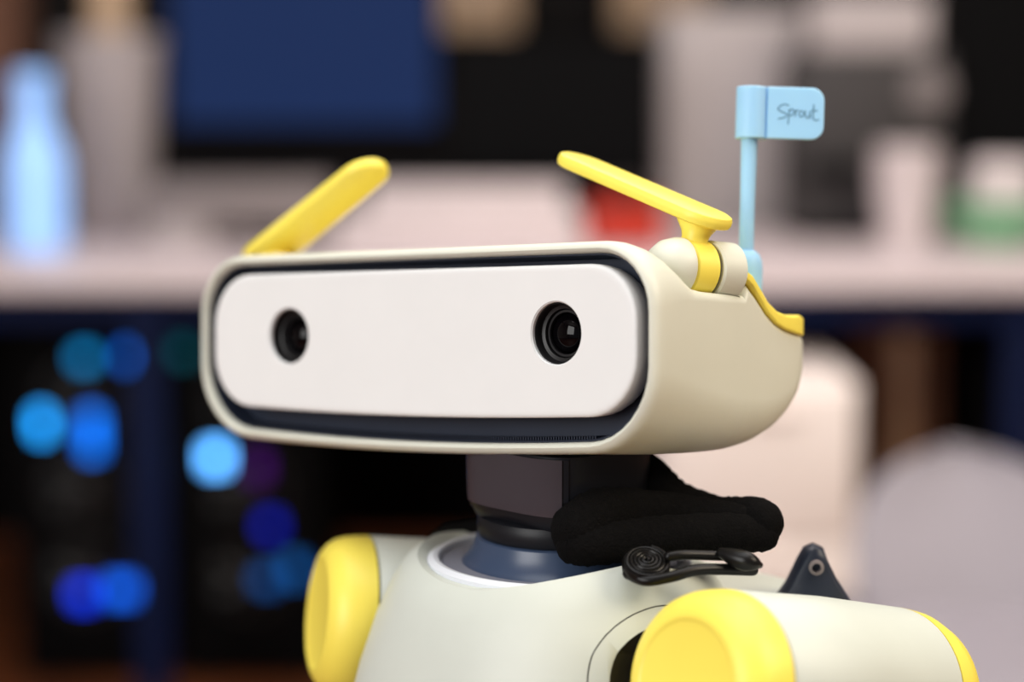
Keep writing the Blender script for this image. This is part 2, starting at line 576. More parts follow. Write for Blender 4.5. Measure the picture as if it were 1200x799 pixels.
# tall grey locker behind the flag
x0, x1 = along(780, 100, 4.2).x, along(934, 100, 4.2).x
t = thing('storage_locker', 'tall pale grey locker standing behind the desk', 'locker', ((x0 + x1) / 2, 4.45, 0))
off = t.location[:]
zt = along(800, 12, 4.2).z
finish(bx(x0, x1, 4.22, 4.62, 0.03, zt, bev=0.004), 'body', M['grey_light'], t, off=off)
d = finish(bx(x0 + 0.006, x1 - 0.006, 4.2, 4.2215, 0.05, zt - 0.012, bev=0.003), 'door', M['grey_light'], t, off=off)
finish(bx(x1 - 0.03, x1 - 0.018, 4.185, 4.2, zt - 0.33, zt - 0.22, bev=0.003), 'handle', M['grey_mid'], d, off=off)
finish(bx(x0 + 0.01, x1 - 0.01, 4.24, 4.6, 0.0, 0.03), 'plinth', M['charcoal'], t, off=off)

# dark machine with round dial
x0, x1, y0, y1, z0, z1 = onbox(934, 1112, 62, 3.86, 0.24)
t = thing('coffee_machine', 'dark grey coffee machine with a pale top and a round dial', 'machine', ((x0 + x1) / 2, 3.98, DZ))
off = t.location[:]
finish(bx(x0, x1, y0, y1, z0, z1, bev=0.01), 'body', M['grey_dark'], t, off=off)
zt = along(1000, -6, 3.86).z
finish(bx(x0 + 0.03, x1 - 0.03, y0 + 0.01, y1 - 0.02, z1, zt, bev=0.012), 'bean_hopper', M['grey_light'], t, off=off)
p = along(1088, 106, y0)
bm = bmesh.new()
lathe(bm, [(0.04, -0.002), (0.04, 0.012), (0.034, 0.016), (0.001, 0.016)], 36, Matrix.Translation((p.x, y0 + 0.002, p.z)) @ Matrix.Rotation(radians(90), 4, 'X'))
finish(bm, 'dial', M['grey_mid'], t, off=off)
finish(bx(x0 + 0.02, x0 + 0.13, y0 - 0.035, y0 + 0.002, z0 + 0.12, z0 + 0.15, bev=0.006), 'spout', M['charcoal'], t, off=off)
finish(bx(x0 + 0.01, x0 + 0.14, y0 - 0.05, y0 + 0.002, z0, z0 + 0.018, bev=0.004), 'drip_tray', M['charcoal'], t, off=off)

# white cup stack
a = along(1066, 287, 3.66)
t = thing('paper_cup_stack', 'white stack of paper cups standing before the coffee machine', 'cups', (a.x, 3.7, DZ))
off = t.location[:]
sc = 3.7 / FPX
h = along(1066, 172, 3.7).z - DZ
T0 = Matrix.Translation((a.x, 3.7, DZ))
bm = bmesh.new()
lathe(bm, [(0.001, 0.0), (27 * sc, 0), (37 * sc, h * 0.62)], 40, T0)
finish(bm, 'cup', M['white_box'], t, off=off)
for k in range(5):
    z = h * (0.62 + 0.076 * k)
    bm = bmesh.new()
    lathe(bm, [(36.2 * sc, z), (38 * sc, z + 0.002), (38 * sc, z + 0.006), (37 * sc, z + 0.0074), (37.0 * sc, z + h * 0.076), (0.001, z + h * 0.076)], 40, T0)
    finish(bm, 'cup', M['white_box'], t, off=off)

# green bowl with a white bag in it
a = along(1176, 285, 3.68)
sc = 3.7 / FPX
t = thing('green_bowl', 'green plastic bowl on the desk with a cream bag in it', 'bowl', (a.x, 3.72, DZ))
off = t.location[:]
T0 = Matrix.Translation((a.x, 3.72, DZ))
h = along(1176, 238, 3.7).z - DZ
bm = bmesh.new()
lathe(bm, [(0.001, 0.004), (34 * sc, 0.004), (56 * sc, h * 0.4), (68 * sc, h), (64 * sc, h), (52 * sc, h * 0.45), (32 * sc, 0.012), (0.001, 0.012)], 48, T0)
finish(bm, 'bowl_wall', M['green'], t, off=off)
bm = bmesh.new()
lathe(bm, [(30 * sc, 0), (36 * sc, 0), (36 * sc, 0.006), (30 * sc, 0.006), (30 * sc, 0)], 40, T0, False, False)
finish(bm, 'foot_ring', M['green'], t, off=off)
h2 = along(1180, 188, 3.7).z
bm = bx(a.x - 34 * sc, a.x + 42 * sc, 3.68, 3.76, DZ + 0.035, h2, bev=0.02, seg=3)
o = finish(bm, 'folded_bag', M['white_box'])
tag(o, 'cream folded bag standing in the green bowl', 'bag')

# wall shelf with cartons behind
zs = along(600, 34, 5.8).z
t = thing('wall_shelf', 'dark wall shelf carrying beige cartons on the back wall', 'shelf', (0.1, 5.88, zs - 0.03))
off = t.location[:]
finish(bx(-0.6, 0.9, 5.76, 5.995, zs - 0.03, zs - 0.006, bev=0.003), 'board', M['charcoal'], t, off=off)
for x in (-0.5, 0.2, 0.8):
    finish(bx(x - 0.012, x + 0.012, 5.79, 5.995, zs - 0.13, zs - 0.03, bev=0.003), 'bracket', M['charcoal'], t, off=off)
for (xa, xb, lab) in ((514, 606, 'beige carton on the wall shelf above the black monitor'), (722, 826, 'beige carton on the wall shelf next to the grey locker')):
    p, q = along(xa, 20, 5.8).x, along(xb, 20, 5.8).x
    t = thing('cardboard_carton', lab, 'box', ((p + q) / 2, 5.88, zs - 0.0055), 0, 'cartons on the wall shelf')
    off = t.location[:]
    finish(bx(p, q, 5.79, 5.97, zs - 0.0055, zs + 0.2, bev=0.003), 'carton_body', M['cardboard'], t, off=off)
    finish(bx((p + q) / 2 - 0.02, (p + q) / 2 + 0.02, 5.789, 5.971, zs + 0.1, zs + 0.2006), 'packing_tape', M['grey_light'], t, off=off)

# ================================================================== chair
CY = 2.35
sc = CY / FPX
c = along(1130, 720, CY)
ch = thing('office_chair', 'grey swivel chair with a tall rounded shell back', 'chair', (c.x, CY - 0.16, 0))
off = ch.location[:]
bm = bmesh.new()
rings = []
topz = along(1090, 532, CY).z
H = topz - 0.44
nseg = 18
for i in range(nseg + 1):
    t_ = (i / nseg) ** 1.8
    z = topz - H * t_
    hw = 0.142 * (1 - (1 - min(1, t_ / 0.62)) ** 2) ** 0.5
    hw = max(hw, 0.012)
    ring = []
    for (sx, sy) in [(-1, 0.0), (-0.97, -0.012), (-0.5, 0.004), (0, 0.012), (0.5, 0.004), (0.97, -0.012), (1, 0.0), (0.97, 0.006), (0.5, 0.028), (0, 0.036), (-0.5, 0.028), (-0.97, 0.006)]:
        ring.append(Vector((c.x + sx * hw, CY + sy + 0.10 * (1 - t_) ** 1.2 - 0.05, z)))
    rings.append(ring)
loft(bm, rings)
bk = finish(bm, 'backrest', M['chair'], ch, off=off, angle=60)
md = bk.modifiers.new('s', 'SUBSURF')
md.levels = md.render_levels = 1
bm = bx(c.x - 0.21, c.x + 0.21, CY - 0.40, CY + 0.03, 0.40, 0.445, bev=0.02, seg=3)
finish(bm, 'seat', M['chair'], ch, off=off)
bm = bmesh.new()
lathe(bm, [(0.03, 0.09), (0.03, 0.24), (0.02, 0.24), (0.02, 0.40)], 24, Matrix.Translation((c.x, CY - 0.18, 0)))
finish(bm, 'column', M['charcoal'], ch, off=off)
for k in range(5):
    a = 2 * pi * k / 5 + 0.3
    e = Vector((c.x + 0.27 * cos(a), CY - 0.18 + 0.27 * sin(a), 0.065))
    bm = bmesh.new()
    tube(bm, [Vector((c.x, CY - 0.18, 0.105)), e], lambda s: 0.022 - 0.008 * s, 12)
    lg = finish(bm, 'leg', M['charcoal'], ch, off=off)
    bm = bmesh.new()
    lathe(bm, [(0.018, -0.016), (0.027, -0.012), (0.027, 0.012), (0.018, 0.016)], 24, axis_matrix((e.x, e.y, 0.0272), (-sin(a), cos(a), 0)))
    finish(bm, 'caster', M['black'], lg, off=off)

# ================================================================== robot
FC = Vector((-0.0522, 0.9619, -0.0035))          # centre of the face opening, from the lens
HM = CAMR @ Matrix.Translation(FC) @ Matrix.Rotation(radians(-40), 4, 'Z')
TC = cw(0.0227, 0.96, -0.103)                    # centre of the neck ring
TM = Matrix.Translation(TC) @ Matrix.Rotation(radians(-45), 4, 'Z')
ROOT = Vector((TC.x, TC.y, 0))
robot = thing('robot', 'pale sage robot with a wide box head, yellow ears and yellow shoulders', 'robot', ROOT)


def rp(name, bm, m, parent=None, Mx=None, angle=38):
    return finish(bm, name, m, parent or robot, Mx, off=ROOT, angle=angle)


# ---- head shell
HW, HT, HB = 0.1496, 0.0482, -0.0450
SAG = 0.0052


def sect(y, hw, top, bot, rt, rb, sag=SAG, cx=0.0):
    return [Vector((x, y, z)) for x, z in rrect(hw, top, bot, rt, rb, sag=sag, cx=cx)]


def inset(y, d, sag=SAG):
    return sect(y, HW - d, HT - d, HB + d, 0.030 - d * 0.6, 0.036 - d * 0.6, sag)


head = bmesh.new()
rings = [inset(0.0170, 0.0070), inset(0.010, 0.0062), inset(0.003, 0.0051), inset(0.0008, 0.0043), inset(0.0, 0.0032),
         inset(0.0005, 0.0020), inset(0.0022, 0.0007), inset(0.0050, 0.0)]
#         y     hw      top     bot      rt     rb
outer = [(0.010, 0.1496, 0.0478, -0.0453, 0.0290, 0.0358),
         (0.015, 0.1495, 0.0462, -0.0456, 0.0265, 0.0350),
         (0.020, 0.1494, 0.0418, -0.0460, 0.0210, 0.0342),
         (0.024, 0.1493, 0.0365, -0.0464, 0.0150, 0.0335),
         (0.028, 0.1492, 0.0310, -0.0467, 0.0095, 0.0328),
         (0.032, 0.1491, 0.0272, -0.0470, 0.0060, 0.0320),
         (0.040, 0.1490, 0.0258, -0.0474, 0.0045, 0.0305),
         (0.060, 0.1486, 0.0250, -0.0480, 0.0045, 0.0270),
         (0.0735, 0.1482, 0.0248, -0.0480, 0.0045, 0.0250),
         (0.0750, 0.1482, 0.0290, -0.0480, 0.0060, 0.0248),
         (0.0765, 0.1481, 0.0308, -0.0479, 0.0070, 0.0246),
         (0.084, 0.1479, 0.0255, -0.0476, 0.0070, 0.0240),
         (0.092, 0.1477, 0.0190, -0.0466, 0.007, 0.0230),
         (0.100, 0.1474, 0.0140, -0.0450, 0.006, 0.0220),
         (0.110, 0.1469, 0.0108, -0.0415, 0.006, 0.0205),
         (0.118, 0.1462, 0.0096, -0.0368, 0.006, 0.0190),
         (0.126, 0.1448, 0.0086, -0.0296, 0.006, 0.0160),
         (0.132, 0.1425, 0.0080, -0.0215, 0.006, 0.0130),
         (0.1365, 0.1390, 0.0075, -0.0125, 0.005, 0.009),
         (0.1390, 0.1340, 0.0070, -0.0055, 0.004, 0.005),
         (0.1398, 0.1290, 0.0065, -0.0015, 0.003, 0.003)]
for i, (y, hw, tp, bt, rt, rb) in enumerate(outer):
    rings.append(sect(y, hw, tp, bt, rt, rb, SAG * max(0, 1 - y / 0.12)))
loft(head, rings)
shell = rp('head_shell', head, M['shell'], None, HM, angle=50)
HC = Vector((0.1335, 0.0500, 0.0368))            # ear hinge centre and axis
HAX = Vector((sin(radians(15)), cos(radians(15)), -0.05)).normalized()
HR = 0.0137
cut = []
for s in (1, -1):
    b = bmesh.new()
    r_ = HR + 0.0005
    lathe(b, [(0.0005, -0.0247), (r_ * 0.35, -0.0238), (r_ * 0.65, -0.0210), (r_ * 0.88, -0.0165), (r_, -0.0100), (r_, 0.0242)], 64, axis_matrix(HC, HAX))
    b.transform(Matrix.Diagonal((s, 1, 1, 1)))
    cut.append(finish(b, 'cut', M['shell'], robot, HM, off=ROOT))
boolean(shell, cut)

# ---- dark recess behind the face
b = bmesh.new()
loft(b, [sect(0.0169, HW - 0.0072, HT - 0.0072, HB + 0.0072, 0.0245, 0.0305, SAG), sect(0.0156, HW - 0.0072, HT - 0.0072, HB + 0.0072, 0.0245, 0.0305, SAG)])
rp('recess_panel', b, M['navy'], shell, HM)
b = bmesh.new()
loft(b, [[Vector((x, y, z)) for x, z in rrect(HW - d, HT - d, HB + d, 0.030 - d * 0.6, 0.036 - d * 0.6, sag=SAG)] for (y, d) in ((0.0155, 0.0071), (0.0100, 0.0065), (0.0040, 0.0055), (0.0040, 0.0061), (0.0100, 0.0071), (0.0155, 0.0077))], False, False)
rp('recess_liner', b, M['navy'], shell, HM)
# fine vent ribs along the lower gap
b = bmesh.new()
for i in range(150):
    x = -0.112 + 0.224 * i / 149
    u = x / HW
    z = HB + 0.0071 - SAG * (1 - u * u)
    box(b, x - 0.00035, x + 0.00035, 0.006, 0.0150, z - 0.0006, z + 0.0010)
o = rp('vent_ribs', b, M['navy'], shell, HM)
o['kind'] = 'stuff'

# ---- face plate with two eye holes
PY = 0.0030
PX, PHW, PT, PB = 0.0010, 0.1380, 0.0380, -0.0294
EYES = [(0.0938, 0.0070, 0.0142), (-0.0805, 0.0060, 0.0140)]


def plate(y, d):
    return [Vector((x, y + PY, z)) for x, z in rrect(PHW - d, PT - d, PB + d, 0.026 - d * 0.5, 0.026 - d * 0.5, sag=0.0034, cx=PX)]


b = bmesh.new()
loft(b, [plate(0.0120, 0.0015), plate(0.008, 0.0004), plate(0.003, 0.0), plate(-0.0014, 0.0), plate(-0.0021, 0.0003), plate(-0.0026, 0.0009), plate(-0.0028, 0.0017), plate(-0.0028, 0.0030)])
fp = rp('face_plate', b, M['face'], None, HM)
cut = []
for ex, ez, er in EYES:
    b = bmesh.new()
    lathe(b, [(er + 0.0006, -0.02), (er + 0.0006, -0.0027), (er, -0.0020), (er, 0.03)], 64, Matrix.Translation((ex, PY, ez)) @ Matrix.Rotation(radians(-90), 4, 'X'))
    c_ = finish(b, 'cut', M['face'], robot, HM, off=ROOT)
    cut.append(c_)
boolean(fp, cut)
for ex, ez, er in EYES:
    E = HM @ Matrix.Translation((ex, PY, ez)) @ Matrix.Rotation(radians(-90), 4, 'X')   # z runs into the head
    b = bmesh.new()
    r = er - 0.0001
    lathe(b, [(r, -0.0006), (r - 0.0005, -0.0008), (r - 0.0010, 0.0004), (r - 0.0012, 0.0032), (r - 0.0028, 0.0036), (r - 0.0030, 0.0060), (r - 0.0042, 0.0064), (r - 0.0044, 0.0095), (0.0002, 0.0098), (0.0002, 0.014), (r, 0.014), (r, -0.0006)], 64, E, False, False)
    eye = rp('camera_eye', b, M['black'], None, None)
    b = bmesh.new()
    lathe(b, [(r - 0.0046, 0.0096)] + [((r - 0.0046) * cos(a), 0.0086 - 0.0062 * sin(a)) for a in [pi / 2 * k / 10 for k in range(11)]], 48, E)
    rp('lens_dome', b, M['lens'], eye, None, angle=60)
    b = bmesh.new()
    lathe(b, [(r - 0.0030, 0.0058), (r - 0.0034, 0.0050), (r - 0.0044, 0.0050), (r - 0.0046, 0.0062)], 48, E, False, False)
    rp('lens_ring', b, M['lensring'], eye, None)

# ---- yellow cover on the rear slope of the head
b = bmesh.new()
cov = [(0.074, 0.0362, 0.0318), (0.079, 0.0342, 0.0290), (0.085, 0.0288, 0.0234), (0.092, 0.0222, 0.0166), (0.100, 0.0178, 0.0116),
       (0.108, 0.0160, 0.0090), (0.116, 0.0156, 0.0076), (0.122, 0.0162, 0.0068), (0.130, 0.0154, 0.0060), (0.1360, 0.0130, 0.0056), (0.1392, 0.0110, 0.0052)]
rr = []
for (y, zt, zb) in cov:
    hw = 0.1486 if y < 0.1 else 0.1486 - 0.0130 * ((y - 0.1) / 0.0392) ** 4
    rr.append([Vector((x, y, z)) for x, z in rrect(hw, zt, zb, 0.0016, 0.0010)])
loft(b, rr)
rp('rear_cover', b, M['yellow'], None, HM, angle=50)

# ---- ears: hinge barrels, stalk and paddle
for s in (1, -1):
    FL = Matrix.Diagonal((s, 1, 1, 1))
    hc, ax, R = HC, HAX, HR

    def barrel(u0, u1, rad, name, m, dome=0):
        bb = bmesh.new()
        f = 0.0010
        prof = [(0.0005, u0), (rad - f, u0), (rad, u0 + f), (rad, u1 - f), (rad - f, u1), (0.0005, u1)]
        if dome:
            prof = [(0.0005, -0.0242), (rad * 0.35, -0.0234), (rad * 0.65, -0.0206), (rad * 0.88, -0.0162), (rad, -0.0098), (rad, u1 - f), (rad - f, u1), (0.0005, u1)]
        lathe(bb, prof, 48, axis_matrix(hc, ax))
        bb.transform(FL)
        return rp(name, bb, m, None, HM)
    barrel(-0.024, -0.0066, R, 'hinge_barrel', M['shell'], 1)
    barrel(-0.0062, 0.0074, R - 0.0006, 'hinge_core', M['yellow'])
    barrel(0.0070, 0.0090, R - 0.0022, 'hinge_gap', M['black'])
    barrel(0.0090, 0.0235, R, 'hinge_barrel', M['shell'])
    # paddle
    O = Vector((0.1500, 0.0540, 0.0560)) if s > 0 else Vector((0.1610, 0.0500, 0.0450))
    T_ = Vector((0.0560, 0.0540, 0.0930)) if s > 0 else Vector((0.0640, 0.0500, 0.0970))
    d = (T_ - O)
    L = d.length
    d.normalize()
    wv = Matrix.Rotation(radians(0 if s > 0 else 7), 3, d) @ Vector((0, 1, 0))
    nv = d.cross(wv).normalized()
    if nv.z < 0:
        nv = -nv
    hwid, th = 0.0150, 0.0031
    b = bmesh.new()

    def outline(ins):
        P = []
        r1 = hwid - ins
        for i in range(17):
            a = pi / 2 + pi * i / 16
            P.append((hwid + r1 * cos(a), r1 * sin(a)))
        for i in range(17):
            a = -pi / 2 + pi * i / 16
            P.append((L - hwid * 0.9 + r1 * 0.9 * cos(a), r1 * 0.9 * sin(a)))
        return P
    rr = []
    for (ins, hz) in ((0.0022, -th), (0.0006, -th + 0.0007), (0.0, -th + 0.0022), (0.0, th - 0.0022), (0.0006, th - 0.0007), (0.0022, th)):
        rr.append([O + d * u + wv * v + nv * hz for u, v in outline(ins)])
    loft(b, rr)
    b.transform(FL)
    ear = rp('ear', b, M['yellow'], None, HM)
    # stalk
    b = bmesh.new()
    st0 = hc + Vector((0.0005, 0, 0.0075))
    st1 = O + d * 0.0150 - nv * 0.0026
    dd = (st1 - st0)
    lathe(b, [(0.0062, 0.0), (0.0062, dd.length * 0.45), (0.0070, dd.length * 0.62), (0.0098, dd.length * 0.9), (0.0105, dd.length)], 32, axis_matrix(st0, dd))
    b.transform(FL)
    rp('ear_stalk', b, M['yellow'], ear, HM)

# ---- antenna with flag
AB = Vector((0.1240, 0.1085, 0.012))
lean = Matrix.Translation(HM @ AB) @ (HM.to_3x3() @ Matrix.Rotation(radians(40), 3, 'Z')).to_4x4() @ Matrix.Rotation(radians(1.6), 4, 'Y')
b = bmesh.new()
lathe(b, [(0.0080, 0.0), (0.0082, 0.004), (0.0082, 0.026), (0.0078, 0.0300), (0.0066, 0.0332), (0.0045, 0.0352), (0.0022, 0.0359), (0.0005, 0.0360)], 40, lean)
rp('antenna_base', b, M['blue'])
b = bmesh.new()
lathe(b, [(0.0036, 0.030), (0.0036, 0.060), (0.0040, 0.088), (0.0042, 0.094)], 24, lean)
rp('antenna_pole', b, M['blue'])
FZ0, FZ1 = 0.0895, 0.1145
b = bmesh.new()
# sleeve and plate outlined in plan, extruded along the pole; the free corners are rounded
sl = []
lathe(b, [(0.0072, FZ0), (0.0076, FZ0 + 0.0004), (0.0076, FZ1 - 0.0004), (0.0072, FZ1)], 48, lean @ Matrix.Translation((0.0008, 0, 0)))
flag = rp('name_flag', b, M['blue'])
b = bmesh.new()
pts = []
x0_, x1_, rc = 0.0078, 0.0352, 0.0062
pts += [(x0_, FZ0), ]
for i in range(9):
    a = -pi / 2 + pi / 2 * i / 8
    pts.append((x1_ - rc + rc * cos(a), FZ0 + rc + rc * sin(a)))
for i in range(9):
    a = pi / 2 * i / 8
    pts.append((x1_ - rc + rc * cos(a), FZ1 - rc + rc * sin(a)))
pts.append((x0_, FZ1))
cxm, czm = (x0_ + x1_) / 2, (FZ0 + FZ1) / 2


def fl(y, k):
    return [lean @ Vector((x + (cxm - x) * k * 0.5, y, z + (czm - z) * k)) for x, z in pts]


loft(b, [fl(-0.0050, 0.03), fl(-0.0046, 0.0), fl(-0.0024, 0.0), fl(-0.0020, 0.03)])
rp('flag_plate', b, M['blue'], flag)
# handwriting, pencil strokes on the plate
STROKES = [
    [(0.27, .92), (0.17, .97), (0.07, .88), (0.02, .74), (0.09, .62), (0.21, .52), (0.22, .40), (0.13, .30), (0.03, .27)],
    [(0.285, .72), (0.275, .40), (0.265, .02)],
    [(0.285, .62), (0.33, .74), (0.385, .70), (0.39, .55), (0.34, .44), (0.285, .46)],
    [(0.425, .70), (0.435, .56), (0.425, .42)],
    [(0.432, .58), (0.465, .68), (0.505, .70)],
    [(0.585, .68), (0.535, .62), (0.525, .48), (0.565, .38), (0.615, .44), (0.625, .58), (0.585, .68)],
    [(0.665, .68), (0.665, .46), (0.705, .34), (0.755, .40), (0.775, .66), (0.775, .50), (0.79, .36)],
    [(0.86, .98), (0.85, .62), (0.855, .34), (0.905, .23), (0.985, .27)],
    [(0.80, .70), (0.88, .69), (0.945, .71)],
]
b = bmesh.new()
for st in STROKES:
    P = [lean @ Vector((0.0125 + 0.0205 * u, -0.00502, FZ0 + 0.0070 + 0.0100 * v)) for u, v in st]
    tube(b, smooth_path(P, 5), 0.00028, 6)
rp('handwriting', b, M['ink'], flag)

# ---- neck


def nk(a, z, o=0.0):
    """a point of the neck's rounded-square skin, o outside it"""
    k = min(1.0, max(0.0, (z - 0.018) / 0.012))
    k = sqrt(1 - (1 - k) ** 2)
    hx, hy = 0.0325 + 0.0058 * k + 0.02 * (z - 0.03) + o, 0.031 + 0.005 * k + 0.02 * (z - 0.03) + o
    ca, sa = cos(a), sin(a)
    e = 2 / 3.4
    return Vector((hx * math.copysign(abs(ca) ** e, ca), hy * math.copysign(abs(sa) ** e, sa), z))


b = bmesh.new()
loft(b, [[nk(2 * pi * k / 72, z) for k in range(72)] for z in (0.0185, 0.0192, 0.0205, 0.023, 0.027, 0.032, 0.040, 0.050, 0.0555)])
neck = rp('neck', b, M['neck'], None, TM, angle=60)


def neck_patch(a0, a1, z0, z1, o, r, na=30, nz=14):
    """curved panel on the front of the neck with rounded lower corners"""
    bb = bmesh.new()
    grid = []
    for iz in range(nz + 1):
        z = z0 + (z1 - z0) * iz / nz
        ins = 0.0
        if z - z0 < r:
            ins = r - sqrt(max(0, r * r - (r - (z - z0)) ** 2))
        ins = ins / 0.038
        grid.append([nk(a0 + ins + (a1 - a0 - 2 * ins) * ia / na, z, o) for ia in range(na + 1)])
    inner = [[nk(math.atan2(p.y, p.x), p.z, 0) * 0 + Vector((p.x * 0.96, p.y * 0.96, p.z)) for p in row] for row in grid]
    loops = []
    for row, irow in zip(grid, inner):
        loops.append(row + list(reversed(irow)))
    loft(bb, loops)
    return bb


FA = -pi / 2
rp('neck_window_frame', neck_patch(FA - 0.92, FA + 0.86, 0.0245, 0.0545, 0.0006, 0.006), M['neck'], neck, TM, angle=50)
rp('neck_window', neck_patch(FA - 0.80, FA + 0.74, 0.0275, 0.0545, 0.0013, 0.005), M['neckwin'], neck, TM, angle=50)
b = bmesh.new()
lathe(b, [(0.036, 0.0105), (0.0385, 0.0112), (0.0395, 0.0135), (0.0395, 0.0180), (0.0385, 0.0205), (0.036, 0.0212)], 56, TM)
rp('neck_band', b, M['neck'])
b = bmesh.new()
lathe(b, [(0.0480, -0.004), (0.0474, -0.0026), (0.0452, -0.0008), (0.0432, 0.0020), (0.0412, 0.0060), (0.0400, 0.0100), (0.0385, 0.0108)], 64, TM)
rp('neck_flare', b, M['neckbase'])
b = bmesh.new()
lathe(b, [(0.0570, -0.008), (0.0570, -0.0030), (0.0562, -0.0022), (0.0460, -0.0022), (0.0460, -0.008)], 64, TM, False, False)
rp('neck_disc', b, M['neckdisc'])
b = bmesh.new()
lathe(b, [(0.0578, -0.008), (0.0578, -0.0012), (0.0585, 0.0), (0.0608, 0.0004), (0.0636, -0.0012), (0.0640, -0.008)], 72, TM, False, False)
rp('neck_ring', b, M['neckring'])

# ---- torso
b = bmesh.new()
prof = [(-0.010, 0.056, 0.056), (-0.006, 0.0610, 0.0610), (-0.003, 0.0640, 0.0640), (-0.0035, 0.069, 0.0675), (-0.008, 0.0755, 0.072), (-0.017, 0.082, 0.077),
        (-0.032, 0.089, 0.083), (-0.055, 0.096, 0.090), (-0.085, 0.101, 0.096), (-0.13, 0.104, 0.101), (-0.19, 0.104, 0.098), (-0.25, 0.094, 0.088), (-0.29, 0.08, 0.074), (-0.31, 0.06, 0.055)]
rings = []
NT = 96
for i, (z, hx, hy) in enumerate(prof):
    e = 2.0 + min(0.5, max(0, -z) * 5)
    ring = []
    fade = max(0.0, 1 + z / 0.06)
    for k in range(NT):
        a = 2 * pi * k / NT
        ca, sa = cos(a), sin(a)
        x = hx * math.copysign(abs(ca) ** (2 / e), ca)
        y = hy * math.copysign(abs(sa) ** (2 / e), sa)
        yf = min(1.0, max(0.0, (0.030 - y) / 0.05)) * (1.0 if x > 0 else 0.45)
        rise = yf * 0.0125 * fade * min(1.5, max(0, (abs(x) - 0.008) / 0.05)) ** 1.25 if i > 2 else (yf * 0.006 * max(0, (abs(x) - 0.008) / 0.05) ** 1.25 if i == 2 else 0)
        ring.append(Vector((x, y, z + rise)))
    rings.append(ring)
loft(b, rings)
torso = rp('torso_shell', b, [M['torso'], M['black']], None, TM, angle=60)

# shoulder axes, in the torso's own frame
TMi = TM.inverted()


def cpt(px, py, d):
    return CAMR @ Vector(((px - 600) / FPX * d, d, (399.5 - py) / FPX * d))


p1 = TMi @ cw(0.0893, 0.850, -0.1475)
p2 = TMi @ cw(0.0893 + 0.0866, 0.9227, -0.1650)
sh_d = (p2 - p1).normalized()
SH_L = (p2 - p1).length
SR = 0.0415
SHO = {1: (p1, sh_d), -1: (TMi @ cpt(422, 722, 1.02), TMi.to_3x3() @ (CAMR.to_3x3() @ Vector((sin(radians(74)), cos(radians(74)), -0.10))).normalized())}
cut = []
for s in (1, -1):
    for prof_ in ([(0.0492, -0.10), (0.0492, 0.22)], [(0.0550, -0.10), (0.0550, 0.10), (0.0546, 0.10), (0.0546, -0.10), (0.0550, -0.10)]):
        b = bmesh.new()
        lathe(b, prof_, 96, axis_matrix(*SHO[s]), len(prof_) == 2, len(prof_) == 2)
        cut.append(finish(b, 'cut', [M['torso'], M['black']], robot, TM, off=ROOT))
for c_ in cut:
    for f in c_.data.polygons:
        f.material_index = 1
boolean(torso, cut)

for s in (1, -1):
    FL = Matrix.Diagonal((s, 1, 1, 1))

    def part(name, prof, m, parent=None, n=64, c0=True, c1=True, angle=38):
        bb = bmesh.new()
        lathe(bb, prof, n, axis_matrix(*SHO[s]), c0, c1)
        return rp(name, bb, m, parent, TM, angle=angle)
    cap = part('shoulder_cap', [(0.0005, -0.0219), (0.0262, -0.0219), (0.0270, -0.0221), (0.0276, -0.0227), (0.0290, -0.0226), (0.0325, -0.0215), (0.0360, -0.0190), (0.0386, -0.0155), (0.0402, -0.0110), (0.0411, -0.0050), (SR, 0.0), (0.036, 0.0004)], M['yellow'], angle=60)
    part('shoulder_seam', [(0.0395, 0.0), (0.0395, 0.0016)], M['black'])
    part('shoulder_barrel', [(0.036, 0.0013), (SR - 0.0006, 0.0013), (SR, 0.0020), (SR + 0.0012, SH_L * 0.5), (SR, SH_L - 0.001), (0.036, SH_L - 0.0005)], M['torso'], angle=60)
    part('shoulder_rear_cap', [(0.036, SH_L - 0.0008), (SR, SH_L), (SR - 0.0008, SH_L + 0.008), (SR - 0.004, SH_L + 0.017), (SR - 0.010, SH_L + 0.023), (SR - 0.018, SH_L + 0.025), (0.0005, SH_L + 0.0255)], M['yellow'], angle=60)
    # hanging arm, below the picture
    bb = bmesh.new()
    q = p1 + sh_d * (SH_L * 0.5)
    tube(bb, smooth_path([q + Vector((0.012, 0, -0.03)), q + Vector((0.03, 0.0, -0.10)), q + Vector((0.034, -0.005, -0.20)), q + Vector((0.03, -0.05, -0.32))], 8), lambda t: 0.034 - 0.010 * t, 24)
    bb.transform(FL)
    arm = rp('arm', bb, M['torso'], None, TM, angle=60)
    bb = bmesh.new()
    h0 = q + Vector((0.03, -0.05, -0.32))
    tube(bb, [h0, h0 + Vector((0, -0.012, -0.03)), h0 + Vector((-0.002, -0.016, -0.06))], lambda t: 0.022 + 0.003 * t, 20)
    for k in range(3):
        tube(bb, smooth_path([h0 + Vector((0.014 * (k - 1), -0.016, -0.06)), h0 + Vector((0.016 * (k - 1), -0.024, -0.09)), h0 + Vector((0.014 * (k - 1), -0.016, -0.115))], 5), 0.009, 12)
    bb.transform(FL)
    rp('gripper', bb, M['black'], None, TM)

# dark back pack behind the torso and its lifting hook
b = bmesh.new()


def bsec(z, hx, y0, y1, r):
    cy = (y0 + y1) / 2
    return [Vector((x, y + cy, z)) for x, y in rrect(hx, (y1 - y0) / 2, -(y1 - y0) / 2, r, r, k=6, nb=4)]


